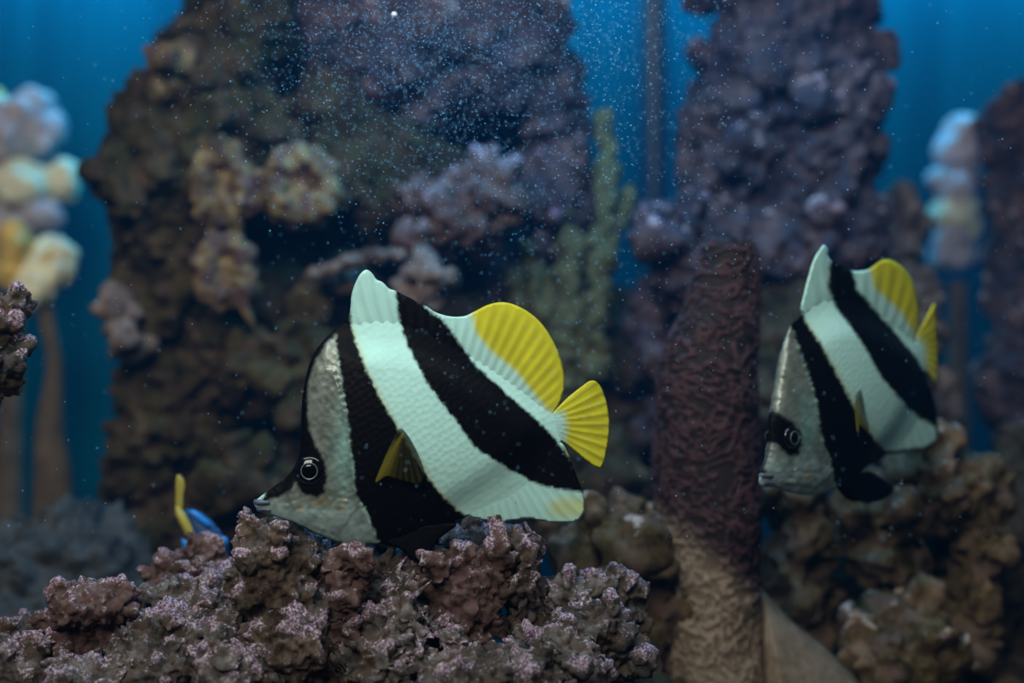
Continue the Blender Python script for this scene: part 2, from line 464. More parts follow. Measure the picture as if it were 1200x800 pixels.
    def build(F):
        D = F.D
        v, f, bd = triangulate(F.out, 2.4)
        t = F.tbody(v); p3 = np.c_[v, np.zeros(len(v))]
        # cheek creases on the face
        fc = sst(0, 10, sdist(F.pol['cheek'], v))
        t = t + fc * 1.5 * (np.abs(fbm(p3 / np.array((16, 7, 1)), 77, 3) - 0.5) * -4 + 0.6)
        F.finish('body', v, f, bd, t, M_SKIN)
        def raytint(ox, oy, k, dark, y0):
            def g(q, c):
                ang = np.arctan2(q[:, 1] - oy, q[:, 0] - ox); r = np.hypot(q[:, 0] - ox, q[:, 1] - oy)
                wv = sst(0.55, 1, 0.5 + 0.5 * np.sin(ang * k + np.sin(r / 9) * 0.3)) * sst(y0, y0 + 15, r)
                return c * (1 - dark * wv)[:, None]
            return g
        r = D['dorsal_ray']
        F.fin('dorsal_fin', D['dorsal'], None, rays=(*r, 1.0), tint=raytint(*r, 0.12, 20), label='white and yellow dorsal fin crossed by a black band')
        r = D['tail_ray']
        F.fin('tail_fin', D['tail'], None, 2.2, rays=(*r, 0.8), tint=raytint(*r, 0.42, 18), label='yellow fan-shaped tail fin')
        r = D['anal_ray']
        F.fin('anal_fin', D['anal'], None, rays=(*r, 0.6), tint=raytint(*r, 0.15, 30))
        for mir in (False, True):
            c0 = np.array(D['pelvic'][0])
            F.fin('pelvic_fin', D['pelvic'], None, mirror=mir, yoff=lambda v: -4 - 0.12 * np.hypot(v[:, 0] - c0[0], v[:, 1] - c0[1]), rays=(c0[0], c0[1], 34, 0.5), tint=lambda q, c: np.tile(BLACK, (len(q), 1)), label='black pelvic fin')
            pb = np.array(D['pect_base'], float); tb = float(F.tbody(pb[None])[0]); sn = math.sin(F.th)
            po = [(x - tb * sn, y) for x, y in D['pectoral']]; pb2 = pb - (tb * sn, 0)
            def ptint(q, c):
                ang = np.arctan2(q[:, 1] - pb2[1], q[:, 0] - pb2[0]); d = D['pect_dir']
                k = np.exp(-((ang - d) / 0.20) ** 2)
                rr = 0.6 + 0.4 * np.sin(ang * 46)
                base = np.array((0.05, 0.045, 0.012))
                return base * rr[:, None] * (1 - k[:, None]) + np.array((0.30, 0.24, 0.03)) * k[:, None] * (0.8 + 0.2 * rr[:, None])
            F.fin('pectoral_fin', po, None, 2.0, M_PECT, 0.8, 0.3, (pb2[0], pb2[1], 46, 0.4),
                  lambda v: -(tb + 1.5 + D['pect_flare'] * np.hypot(v[:, 0] - pb2[0], v[:, 1] - pb2[1])), mir, ptint, 'translucent yellow-edged pectoral fin')
            # eye
            e = np.array(D['eye'], float); sx = e[0]
            for _ in range(4):
                te = float(F.tbody(np.array([[sx, e[1]]]))[0]); sx = e[0] - te * sn
            R = D['eye_r']; sg = 1 if mir else -1
            ctr = F.local(np.array([[sx, e[1]]]), np.array([te]))[0]; ctr[1] = sg * ctr[1]
            nrm = Vector((-0.10, sg * 1.0, 0.0)).normalized()
            rot = Vector((0, 0, 1)).rotation_difference(nrm).to_matrix().to_4x4()
            def prof(nm, pts, m, par):     # lathe around the eye axis
                seg = 40; V = []; Fc = []
                for (rr, zz) in pts:
                    for k in range(seg): V.append((rr * F.s * math.cos(2 * math.pi * k / seg), rr * F.s * math.sin(2 * math.pi * k / seg), zz * F.s))
                for i in range(len(pts) - 1):
                    for k in range(seg): Fc.append((i * seg + k, i * seg + (k + 1) % seg, (i + 1) * seg + (k + 1) % seg, (i + 1) * seg + k))
                Fc.append(tuple(range((len(pts) - 1) * seg, len(pts) * seg)))
                V = [Matrix.Translation(Vector(ctr)) @ rot @ Vector(q) for q in V]
                return link(nm, mesh_np(nm, V, Fc), m, par)
            eye = prof('eye', [(R * math.cos(a), R * 0.42 * math.sin(a)) for a in np.linspace(-0.9, 1.45, 14)], M_EYE, F.root)
            zi = R * 0.36
            prof('iris', [(R * .57, zi - .4), (R * .585, zi + .2), (R * .57, zi + .6), (R * .54, zi + .6), (R * .51, zi)], M_IRIS, eye)
            prof('pupil', [(R * .50, zi - .2), (R * .46, zi + .5), (R * .3, zi + 1.2), (R * .05, zi + 1.4)], M_PUPIL, eye)
        # lips
        lp = D['lips']
        for nm, pts, rad in (('upper_lip', lp[0], D['lip_r']), ('lower_lip', lp[1], D['lip_r'] * 0.85)):
            pp = [(x, y, z) for x, y, z in pts]
            pl = [F.local(np.array([[x, y]]), np.array([z]))[0] for x, y, z in pp]
            full = pl + [Vector((q[0], -q[1], q[2])) for q in pl[::-1][1:]]
            o = tube(nm, [Vector(q) for q in full], [rad * F.s * k for k in ([0.5, 0.9, 1.0, 0.9, 0.5] if len(full) == 5 else [1] * len(full))], M_LIP, F.root, 10, 5)
M_LIP = plain('fish_lip', (0.10, 0.11, 0.17), 0.35, var=0.3, scale=300)

fish_a = dict(c=(505, 490), Y=0.60, yaw=7, thick=29,
    body=[(299, 588), (306, 581), (322, 569), (338, 556), (348, 540), (352, 520), (353, 490), (355, 460), (362, 428), (373, 406), (386, 392), (399, 382),
          (415, 373), (440, 367), (470, 371), (505, 387), (545, 409), (585, 433), (620, 459), (646, 481), (662, 488), (667, 500), (662, 514), (653, 523), (646, 545), (624, 571),
          (590, 591), (548, 604), (512, 617), (480, 629), (447, 637), (420, 638), (395, 635), (374, 627), (350, 615), (325, 606), (307, 600), (299, 594)],
    dorsal=[(405, 383), (410, 366), (412, 345), (418, 328), (424, 319), (430, 316), (436, 320), (441, 327), (449, 331), (456, 338), (465, 341), (474, 346), (483, 350), (490, 355), (500, 359), (509, 365), (520, 369), (532, 371), (545, 370), (556, 365),
            (572, 357), (590, 354), (610, 360), (630, 374), (646, 395), (657, 420), (662, 445), (659, 465), (652, 479), (642, 486), (600, 462), (540, 426), (480, 400), (430, 396)],
    dorsal_ray=(500, 590, 110),
    tail=[(640, 492), (652, 479), (665, 466), (680, 454), (692, 446), (701, 449), (708, 462), (713, 482), (714, 505), (711, 528), (705, 547), (695, 545), (680, 534), (662, 519), (648, 512)],
    tail_ray=(630, 496, 40),
    anal=[(540, 596), (548, 604), (562, 608), (585, 612), (604, 609), (622, 608), (640, 611), (660, 612), (674, 611), (682, 606), (685, 596), (683, 577), (676, 558), (666, 532), (657, 518), (640, 520), (600, 556)],
    anal_ray=(560, 480, 80),
    pelvic=[(462, 622), (500, 614), (534, 612), (516, 628), (505, 643), (498, 661), (484, 655), (470, 643), (452, 634)],
    pectoral=[(470, 500), (480, 508), (492, 530), (499, 552), (492, 563), (478, 560), (466, 557), (455, 554), (447, 559), (442, 560), (450, 540), (460, 518)], pect_base=(476, 503), pect_dir=2.12, pect_flare=0.16,
    eye=(365, 550), eye_r=17, gill=[(330, 560), (352, 500), (372, 430), (392, 430), (405, 480), (415, 540), (420, 590), (395, 625), (350, 610)],
    chin=(575, 600), sheen=(406, 530, 13, 60),
    lips=([(316, 588, -5.5), (306, 588, -4), (300, 588, 0)], [(317, 597, -5.5), (308, 596, -4), (303, 596, 0)]), lip_r=3.3,
    pat=dict(
        face=[(290, 600), (350, 545), (340, 440), (380, 390), (398, 380), (399, 420), (406, 460), (413, 500), (417, 540), (420, 575), (446, 640), (340, 640)],
        cheek=[(318, 592), (345, 572), (392, 575), (410, 540), (415, 590), (400, 612), (350, 606)],
        black1=[(399, 375), (411, 366), (413, 385), (419, 404), (431, 432), (451, 470), (471, 505), (491, 540), (515, 573), (535, 596), (550, 606), (500, 670), (440, 660), (445, 637), (432, 598), (419, 576), (416, 540), (412, 500), (405, 460), (399, 425), (394, 400), (396, 380)],
        black2=[(463, 335), (464, 345), (467, 374), (479, 406), (502, 448), (530, 485), (557, 522), (599, 550), (631, 568), (664, 574), (690, 578), (690, 550), (668, 536), (655, 519), (627, 489), (594, 461), (557, 427), (539, 402), (520, 376), (500, 361), (486, 348), (475, 335)],
        gold1=[(413, 385), (431, 432), (471, 505), (515, 573), (535, 596), (515, 573), (471, 505), (431, 432)],
        eyeband=[(340, 440), (357, 440), (362, 470), (364, 500), (374, 524), (384, 540), (386, 556), (382, 575), (372, 582), (356, 577), (346, 560), (335, 530)],
        brow=[(340, 470), (352, 430), (372, 398), (398, 375), (402, 386), (384, 402), (372, 420), (364, 445), (358, 480)],
        snout=[(306, 588), (312, 574), (330, 555), (350, 540), (350, 560), (342, 575), (326, 582)],
        yellow=[(556, 345), (553, 370), (558, 390), (576, 412), (604, 434), (625, 460), (643, 481), (652, 484), (700, 470), (690, 360), (620, 330)],
        tail=[(664, 440), (660, 478), (664, 500), (662, 522), (680, 570), (740, 560), (740, 420)],
        anal_tip=[(644, 590), (662, 582), (684, 584), (690, 602), (665, 606), (645, 602)]))
Fish('bannerfish', 'large black and white striped fish with yellow tail above the pink rubbly rock', fish_a)

fish_b = dict(c=(1000, 450), Y=0.69, yaw=46, thick=25,
    body=[(889, 563), (892, 553), (897, 538), (901, 517), (902, 495), (906, 476), (910, 451), (914, 426), (920, 398), (927, 380), (936, 372),
          (950, 356), (968, 348), (985, 345), (1005, 350), (1030, 366), (1052, 384), (1070, 399), (1080, 404), (1085, 412), (1087, 424), (1085, 434), (1086, 450), (1084, 475), (1075, 503),
          (1058, 523), (1040, 532), (1024, 541), (1005, 555), (988, 569), (975, 575), (963, 578), (946, 580), (926, 577), (906, 571), (893, 570)],
    dorsal=[(938, 380), (937, 366), (940, 352), (946, 328), (953, 305), (960, 293), (965, 287), (970, 292), (972, 302), (978, 306), (984, 309), (992, 314), (1000, 317), (1010, 317), (1019, 315),
            (1027, 309), (1037, 304), (1051, 308), (1066, 323), (1075, 348), (1077, 373), (1074, 394), (1068, 402), (1045, 388), (1010, 368), (970, 362), (948, 372)],
    dorsal_ray=(1000, 540, 90),
    tail=[(1078, 412), (1074, 395), (1083, 377), (1091, 361), (1096, 356), (1098, 393), (1099, 426), (1097, 447), (1091, 441), (1083, 430)],
    tail_ray=(1060, 412, 26),
    anal=[(1036, 528), (1044, 532), (1060, 530), (1078, 528), (1091, 522), (1098, 513), (1099, 492), (1095, 468), (1087, 448), (1083, 436), (1068, 470), (1050, 505)],
    anal_ray=(1040, 420, 60),
    pelvic=[(985, 566), (1008, 552), (1022, 557), (1031, 564), (1038, 575), (1025, 585), (1006, 588), (992, 580)],
    pectoral=[(1000, 456), (1003, 466), (999, 482), (995, 499), (990, 503), (984, 496), (979, 503), (974, 509), (980, 492), (988, 474)], pect_base=(999, 461), pect_dir=2.05, pect_flare=0.5,
    eye=(925, 512), eye_r=13, gill=[(900, 540), (908, 480), (920, 410), (936, 425), (948, 460), (956, 500), (968, 545), (950, 570), (910, 565)],
    chin=(520, 550), sheen=(944, 500, 12, 45),
    lips=([(901, 557, -5), (896, 557, -3.5), (892, 557, 0)], [(903, 566, -5), (898, 565, -3.5), (894, 565, 0)]), lip_r=2.9,
    pat=dict(
        face=[(870, 590), (890, 400), (920, 372), (929, 376), (936, 414), (948, 451), (954, 476), (957, 505), (969, 538), (981, 580), (930, 600)],
        cheek=[(900, 562), (915, 538), (945, 530), (960, 545), (950, 570), (915, 569)],
        black1=[(922, 372), (939, 358), (944, 377), (959, 402), (973, 430), (988, 459), (1002, 484), (1018, 509), (1037, 528), (1060, 532), (1050, 600), (985, 600), (979, 573), (969, 538), (957, 505), (954, 476), (948, 451), (936, 414), (928, 385)],
        black2=[(973, 300), (972, 309), (970, 336), (979, 360), (996, 385), (1012, 412), (1029, 443), (1049, 465), (1074, 488), (1096, 501), (1106, 495), (1100, 460), (1082, 433), (1066, 410), (1049, 389), (1033, 371), (1016, 352), (1004, 338), (998, 314), (990, 300)],
        gold1=[(944, 377), (973, 430), (1002, 484), (1037, 528), (1002, 484), (973, 430)],
        eyeband=[(896, 478), (908, 478), (916, 488), (928, 494), (936, 505), (937, 520), (934, 532), (922, 534), (912, 524), (902, 515), (896, 500)],
        rim=[(1030, 534), (1050, 527), (1080, 524), (1095, 518), (1097, 530), (1040, 545)],
        snout=[(880, 560), (892, 530), (899, 500), (906, 500), (903, 530), (897, 556)],
        yellow=[(1019, 290), (1019, 316), (1025, 338), (1041, 352), (1058, 369), (1072, 392), (1076, 398), (1120, 380), (1110, 280)],
        tail=[(1083, 340), (1079, 392), (1085, 410), (1086, 432), (1090, 460), (1120, 460), (1120, 340)]))
Fish('bannerfish', 'black and white striped fish turned slightly towards the glass beside the maroon coral column', fish_b)

# ------------------------------------------------------------------ rock materials
PINK = ((0.09, 0.02, 0.13), (0.26, 0.165, 0.20), (0.66, 0.58, 0.64))  # coralline specks; their pale cover also paints top light onto the tips
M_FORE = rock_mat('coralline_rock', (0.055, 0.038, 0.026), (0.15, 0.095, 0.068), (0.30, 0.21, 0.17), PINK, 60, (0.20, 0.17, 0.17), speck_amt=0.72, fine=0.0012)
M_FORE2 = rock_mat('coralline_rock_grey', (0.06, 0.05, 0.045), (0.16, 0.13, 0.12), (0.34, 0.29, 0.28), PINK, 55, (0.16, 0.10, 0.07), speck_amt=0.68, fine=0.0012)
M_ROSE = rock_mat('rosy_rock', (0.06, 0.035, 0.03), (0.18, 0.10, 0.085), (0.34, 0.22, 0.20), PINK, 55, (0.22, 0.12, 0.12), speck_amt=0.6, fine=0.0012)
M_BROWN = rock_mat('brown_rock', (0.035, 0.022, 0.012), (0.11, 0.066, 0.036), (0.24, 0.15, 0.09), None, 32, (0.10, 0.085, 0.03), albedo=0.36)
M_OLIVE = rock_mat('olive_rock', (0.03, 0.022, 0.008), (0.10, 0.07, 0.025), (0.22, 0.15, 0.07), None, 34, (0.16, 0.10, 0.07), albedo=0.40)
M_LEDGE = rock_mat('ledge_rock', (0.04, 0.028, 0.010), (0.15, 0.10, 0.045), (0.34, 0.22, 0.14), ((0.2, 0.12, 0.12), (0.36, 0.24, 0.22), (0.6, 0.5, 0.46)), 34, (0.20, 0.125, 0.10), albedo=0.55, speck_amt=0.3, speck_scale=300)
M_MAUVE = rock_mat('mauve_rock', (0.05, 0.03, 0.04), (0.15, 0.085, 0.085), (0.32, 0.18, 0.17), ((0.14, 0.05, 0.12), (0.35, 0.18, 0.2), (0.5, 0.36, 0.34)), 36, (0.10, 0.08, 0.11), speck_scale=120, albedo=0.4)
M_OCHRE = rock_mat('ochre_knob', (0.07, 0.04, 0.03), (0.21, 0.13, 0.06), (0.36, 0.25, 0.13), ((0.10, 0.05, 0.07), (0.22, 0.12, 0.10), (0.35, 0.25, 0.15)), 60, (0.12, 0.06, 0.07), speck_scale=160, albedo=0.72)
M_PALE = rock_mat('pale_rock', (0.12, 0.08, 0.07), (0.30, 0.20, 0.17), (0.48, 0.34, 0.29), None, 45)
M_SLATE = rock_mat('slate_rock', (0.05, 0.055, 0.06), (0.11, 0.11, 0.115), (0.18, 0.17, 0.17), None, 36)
M_TAN = rock_mat('reflection_tan', (0.20, 0.14, 0.09), (0.34, 0.24, 0.17), (0.46, 0.34, 0.25), None, 40, albedo=0.6)  # colour of the tan glass reflection, used on the added mound

# ------------------------------------------------------------------ wrinkled coral column
def coral_column():
    Yc = 0.74; prof = catmull([(278, 853, 6), (282, 853, 26), (300, 852, 34), (340, 848, 40), (390, 838, 50), (440, 830, 57), (520, 829, 59), (600, 829, 59), (700, 828, 60), (800, 826, 62), (900, 824, 66)], 44, False)
    seg = 330; s = PS(Yc); V = []
    ang = np.arange(seg) * 2 * math.pi / seg
    for y, x, r in prof:
        c = P(x, y, Yc); V.append(np.c_[c.x + r * s * np.cos(ang), c.y + r * s * np.sin(ang), np.full(seg, c.z)])
    V = np.concatenate(V); N = len(prof)
    ctr = np.repeat(np.array([[P(x, y, Yc).x, Yc] for y, x, r in prof]), seg, 0)
    nr = np.c_[V[:, :2] - ctr, np.zeros(len(V))]; nr /= np.linalg.norm(nr, axis=1)[:, None]
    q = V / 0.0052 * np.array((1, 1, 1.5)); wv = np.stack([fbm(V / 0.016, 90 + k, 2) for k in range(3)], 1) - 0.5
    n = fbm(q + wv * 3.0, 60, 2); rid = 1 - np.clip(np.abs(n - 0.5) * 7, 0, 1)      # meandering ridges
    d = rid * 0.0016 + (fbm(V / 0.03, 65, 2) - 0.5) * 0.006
    V = V + nr * d[:, None]
    F = [(i * seg + k, i * seg + (k + 1) % seg, (i + 1) * seg + (k + 1) % seg, (i + 1) * seg + k) for i in range(N - 1) for k in range(seg)]
    F.append(tuple(range(seg)))
    me = mesh_np('coral_column', V, F)
    bmx = bmesh.new(); bmx.from_mesh(me); bmesh.ops.recalc_face_normals(bmx, faces=bmx.faces); bmx.to_mesh(me); bmx.free()
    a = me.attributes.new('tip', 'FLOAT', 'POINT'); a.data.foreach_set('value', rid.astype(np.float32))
    m, nt, b = mat('maroon_coral')
    at = nd(nt, 'ShaderNodeAttribute', attribute_name='tip').outputs['Fac']
    g = nd(nt, 'ShaderNodeNewGeometry'); sp = nd(nt, 'ShaderNodeSeparateXYZ'); nt.links.new(g.outputs['Position'], sp.inputs[0])
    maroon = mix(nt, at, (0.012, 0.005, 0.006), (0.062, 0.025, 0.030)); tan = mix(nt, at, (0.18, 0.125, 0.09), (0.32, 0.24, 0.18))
    # tan glass reflection painted into the column foot, below a slanting line
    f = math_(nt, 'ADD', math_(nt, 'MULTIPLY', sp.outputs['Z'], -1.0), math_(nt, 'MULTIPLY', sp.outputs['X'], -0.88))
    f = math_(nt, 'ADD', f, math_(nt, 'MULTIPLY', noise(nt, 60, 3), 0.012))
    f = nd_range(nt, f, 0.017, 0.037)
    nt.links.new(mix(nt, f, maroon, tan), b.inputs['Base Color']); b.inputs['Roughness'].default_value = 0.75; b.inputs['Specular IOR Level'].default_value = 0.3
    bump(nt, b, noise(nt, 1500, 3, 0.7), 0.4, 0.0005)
    tag(link('coral_column', me, m), 'tall maroon coral column with wrinkled meandering skin and a tan glass reflection painted on its foot', 'coral')
def nd_range(nt, src, a, b):
    n = nd(nt, 'ShaderNodeMapRange'); n.inputs[1].default_value = a; n.inputs[2].default_value = b; nt.links.new(src, n.inputs[0]); return n.outputs[0]
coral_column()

# ------------------------------------------------------------------ soft corals and pipes in the blue water
M_SOFT = plain('olive_soft_coral', (0.07, 0.06, 0.022), 0.85, var=0.4, scale=120)
root = bpy.data.objects.new('finger_coral', None); COL.objects.link(root); root.location = P(660, 430, 0.97); root.empty_display_size = 0.01
tag(root, 'olive finger soft coral rising in front of the blue gap', 'coral')
def finger(pts, Y):
    s = PS(Y); bl = [(P(x, y, Y) - root.location, (r * s, r * s, max(r, 8) * 1.1 * s)) for x, y, r in catmull(pts, 5, False)]
    link('finger', rock_mesh('finger', bl, 0.0018, [(0.010, 0.0022), (0.012, 0.0035), (0.005, 0.001)], knobs=4, knob_r=(0.003, 0.006), fit=False), M_SOFT, root)
finger([(700, 440, 12), (704, 330, 14), (706, 270, 13), (709, 225, 10), (711, 195, 12), (710, 165, 11), (709, 148, 8), (709, 140, 3)], .95)
finger([(690, 400, 10), (712, 290, 12), (728, 250, 10), (736, 232, 12), (738, 222, 4)], .955)
finger([(660, 450, 16), (664, 360, 20), (668, 300, 17), (664, 262, 10), (662, 250, 3)], .96)
finger([(640, 450, 14), (640, 380, 17), (632, 330, 15), (626, 300, 10), (624, 290, 3)], .965)
finger([(620, 450, 12), (614, 390, 15), (606, 350, 13), (602, 325, 4)], .97)
finger([(690, 470, 14), (690, 400, 16), (700, 350, 12), (704, 330, 4)], .96)
register(*[o for o in S.objects if o.type == 'MESH' and (o.name.split('.')[0] in ('coral_column', 'finger') or (o.parent and o.parent.name.startswith('bannerfish') and o.name.split('.')[0] in ('body', 'pelvic_fin', 'anal_fin')))])

# ------------------------------------------------------------------ foreground coralline rubble
FO = [(0.010, 0.0016), (0.008, 0.0030), (0.0042, 0.0014), (0.003, 0.0012), (0.0019, 0.0007)]
V1 = 0.00095
fore = [
 ('coralline_rock', 'tall brown rock block crusted with pink algae under the striped fish mouth', [(330, 690, .60, 55, 55), (325, 655, .595, 42, 45), (345, 760, .59, 62, 60), (300, 640, .60, 18, 34), (360, 665, .605, 34, 32), (385, 740, .60, 30, 50)], M_FORE, 46),
 ('coralline_rock', 'upright pink-tipped rock finger below the chin of the striped fish', [(418, 668, .585, 17, 26), (416, 655, .585, 19, 15), (414, 700, .587, 15, 30), (408, 740, .59, 15, 40), (400, 780, .585, 14, 30)], M_ROSE, 12),
 ('coralline_rock', 'rounded rosy rock hump with a dark flat front', [(112, 712, .60, 46, 30), (108, 745, .605, 42, 40), (140, 700, .605, 26, 22), (78, 730, .61, 24, 26)], M_ROSE, 22),
 ('coralline_rock', 'grey-pink rubbly rock slope between the rosy hump and the tall block', [(210, 755, .60, 75, 45), (240, 720, .615, 50, 30), (180, 790, .585, 60, 40), (270, 790, .575, 50, 40), (200, 705, .63, 40, 22)], M_FORE2, 60),
 ('coralline_rock', 'low grey rubble in front of the rosy hump', [(40, 790, .60, 60, 40), (20, 760, .62, 35, 28), (110, 805, .58, 60, 35)], M_FORE2, 36),
 ('coralline_rock', 'dark rosy rock lump hiding the little blue fish', [(243, 660, .66, 24, 32), (225, 668, .66, 32, 26), (200, 680, .665, 32, 20), (258, 690, .65, 30, 30)], M_ROSE, 20),
 ('coralline_rock', 'knobbly pink-topped rock block under the anal fin', [(545, 700, .60, 42, 38), (560, 670, .605, 34, 26), (530, 740, .60, 45, 50), (520, 665, .60, 24, 20)], M_ROSE, 40),
 ('coralline_rock', 'tall narrow brown rock post next to the pink-topped block', [(612, 680, .612, 26, 42), (608, 655, .615, 24, 24), (620, 730, .615, 26, 45)], M_FORE, 24),
 ('coralline_rock', 'pale knobbly rock heap below the pelvic fin', [(465, 700, .605, 45, 40), (470, 750, .59, 50, 45), (440, 780, .58, 50, 40), (450, 668, .615, 40, 22)], M_FORE2, 46),
 ('coralline_rock', 'brown rock ledge hidden in shadow under the striped fish belly', [(560, 640, .64, 60, 22), (490, 655, .63, 40, 22), (430, 655, .625, 34, 16)], M_FORE, 26),
 ('coralline_rock', 'grey-blue rubbly rock with a dark hollow beside the coral column', [(690, 735, .60, 40, 34), (720, 760, .61, 34, 44), (670, 700, .615, 28, 22), (650, 775, .58, 50, 40), (730, 710, .63, 24, 26), (705, 690, .625, 24, 16)], M_FORE2, 50),
 ('coralline_rock', 'pink-specked rubble in front of the pink-topped block', [(540, 800, .565, 70, 40), (610, 800, .57, 60, 40), (500, 770, .58, 30, 30)], M_FORE2, 50),
]
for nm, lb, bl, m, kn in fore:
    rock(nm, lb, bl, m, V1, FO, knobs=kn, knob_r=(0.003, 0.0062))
# footing under the rubble, mostly hidden
rock('reef_rock', 'dark base rock carrying the rubble at the front', [(120, 900, .64, 260, 110, .07), (420, 900, .64, 300, 120, .07), (690, 890, .65, 160, 110, .07)], M_BROWN, 0.003, [(0.03, 0.004), (0.012, 0.002)])
rock('reef_rock', 'brown craggy rock jutting from beside the pale cream corals', [(-12, 400, .60, 36, 62), (6, 372, .60, 22, 30), (4, 440, .60, 20, 28), (-50, 420, .61, 50, 80), (-130, 620, .62, 50, 290)], M_FORE, 0.0012, FO, knobs=30, knob_r=(0.003, 0.006))

# ------------------------------------------------------------------ reef wall behind
BO = [(0.030, 0.004), (0.022, 0.009), (0.011, 0.0032), (0.008, 0.0035), (0.005, 0.0012)]
V2 = 0.0022
KR = dict(knob_r=(0.007, 0.015))
back = [
 ('reef_rock', 'slate-grey smooth boulder at the foot of the reef tower', [(70, 690, .86, 105, 95), (20, 720, .84, 90, 75), (130, 720, .85, 60, 60)], M_SLATE, 4),
 ('reef_rock', 'broad brown rock forming the top of the tall reef tower', [(280, 45, .95, 66, 55), (265, 95, .95, 60, 50), (275, -30, .95, 55, 55)], M_BROWN, 26),
 ('reef_rock', 'olive-brown rock in the upper middle of the reef tower', [(228, 165, .95, 66, 60), (290, 150, .96, 60, 55), (195, 135, .96, 30, 46)], M_OLIVE, 26),
 ('reef_rock', 'lumpy brown rock bulging out of the reef tower side', [(168, 212, .93, 36, 40), (195, 240, .94, 42, 56)], M_BROWN, 14),
 ('reef_rock', 'dull brown rock in the lower middle of the reef tower', [(218, 340, .95, 64, 70), (196, 300, .95, 42, 50), (300, 360, .98, 60, 50)], M_OLIVE, 26),
 ('reef_rock', 'dark rock at the shadowed bottom of the reef tower', [(215, 470, .95, 70, 80), (185, 530, .96, 46, 110), (260, 430, .94, 60, 50), (230, 620, .97, 110, 90)], M_BROWN, 30),
 ('reef_rock', 'mauve craggy rock hanging high behind the bubbles', [(480, 70, .98, 90, 75), (590, 60, .98, 70, 85), (410, 40, .99, 70, 60), (636, 130, 1.0, 36, 80), (520, -30, 1.0, 150, 50)], M_MAUVE, 44),
 ('reef_rock', 'grey-brown rock wall behind the dorsal fin tip', [(420, 180, .97, 80, 70), (480, 220, .97, 70, 60), (400, 130, .98, 60, 50)], M_BROWN, 30),
 ('reef_rock', 'big rounded brown rock with a pale pink end above the striped fish back', [(540, 245, .92, 56, 46), (575, 240, .915, 34, 34), (510, 270, .93, 44, 36)], M_ROSE, 20),
 ('reef_rock', 'dim mauve rock beside the blue gap', [(640, 230, .99, 55, 60), (620, 320, 1.0, 60, 60)], M_MAUVE, 20),
 ('reef_rock', 'dark brown rock in the shade behind the striped fish forehead', [(340, 400, .95, 70, 50), (320, 440, .92, 40, 40), (400, 370, .97, 60, 50), (350, 460, .90, 26, 60)], M_OLIVE, 26),
 ('reef_rock', 'low brown rock showing in front of the striped fish mouth', [(298, 545, .86, 30, 20), (290, 600, .86, 44, 44), (330, 600, .88, 40, 40)], M_BROWN, 12),
 ('reef_rock', 'black shaded rock face behind the striped fish body', [(560, 420, 1.02, 140, 90), (640, 520, 1.02, 110, 110), (450, 530, 1.02, 150, 120), (720, 470, 1.05, 70, 130)], M_BROWN, 30),
 ('reef_rock', 'tall mauve reef pillar standing behind the coral column', [(905, 60, .98, 74, 110), (962, 150, .98, 60, 110), (870, 160, .99, 62, 110), (955, 280, .98, 74, 80), (860, 300, 1.0, 80, 70), (982, 60, 1.0, 34, 90), (900, -40, 1.0, 90, 50)], M_MAUVE, 90),
 ('reef_rock', 'pinkish rounded rock lumps beside the coral column top', [(795, 290, .92, 28, 34), (800, 345, .93, 26, 30), (775, 400, .95, 30, 50), (800, 460, .96, 40, 60)], M_MAUVE, 14),
 ('reef_rock', 'dark brown rock between the coral column and the second striped fish', [(930, 420, .96, 80, 90), (900, 500, .92, 60, 60), (1000, 440, .98, 60, 90)], M_BROWN, 24),
 ('reef_rock', 'upright reddish-brown rock slab behind the yellow dorsal fin', [(1050, 290, 1.05, 28, 52), (1046, 260, 1.05, 26, 30), (1056, 380, 1.06, 34, 90), (1060, 520, 1.08, 60, 120)], M_PALE, 6),
 ('reef_rock', 'dusky red rock beyond the narrow pale yellow coral', [(1192, 170, 1.12, 34, 60), (1196, 230, 1.12, 40, 60), (1200, 330, 1.1, 34, 80), (1205, 460, 1.08, 50, 110)], M_MAUVE, 10),
 ('reef_rock', 'tan hazy rock shoulder at the foot of the coral column', [(735, 650, .72, 40, 44), (700, 640, .73, 34, 30), (760, 700, .74, 40, 60), (735, 760, .74, 60, 70)], M_LEDGE, 24),
 ('reef_rock', 'dim rubble low behind the tail of the striped fish', [(720, 580, .92, 40, 50), (680, 600, .9, 50, 40), (640, 610, .88, 50, 40)], M_BROWN, 12),
]
back.append(('reef_rock', 'black rock wall filling the crevices behind the reef tower', [(300, 120, 1.14, 130, 160, .05), (430, 250, 1.14, 160, 180, .05), (560, 170, 1.15, 110, 200, .05), (300, 400, 1.14, 150, 180, .05), (560, 420, 1.16, 150, 150, .05)], M_BROWN, 10))
for nm, lb, bl, m, kn in back:
    rock(nm, lb, bl, m, V2, BO, knobs=kn, **KR)
# knobs with a hollow ring on the tower
def ring_knob(label, px, py, Y, rx, rz, m=M_OCHRE):
    s = PS(Y); bl = []
    for k in range(11):
        a = 2 * math.pi * k / 11
        bl.append((P(px + rx * .70 * math.cos(a), py + rz * .70 * math.sin(a), Y - 0.004), (rx * .40 * s, rx * .5 * s, rz * .36 * s)))
    bl.append((P(px, py, Y + .010), (rx * .8 * s, .018, rz * .8 * s)))
    o = link('sponge_knob', rock_mesh('sponge_knob', bl, 0.0018, [(0.012, 0.0022), (0.008, 0.0018), (0.005, 0.001)], knobs=6, knob_r=(0.004, 0.006)), m)
    tag(o, label, 'coral', 'ochre sponge knobs on the reef tower')
ring_knob('tall ochre sponge knob with a sunken purple centre on the reef tower', 262, 218, .89, 36, 52)
ring_knob('wide ochre sponge knob beside the black crevice of the reef tower', 352, 220, .89, 46, 48)
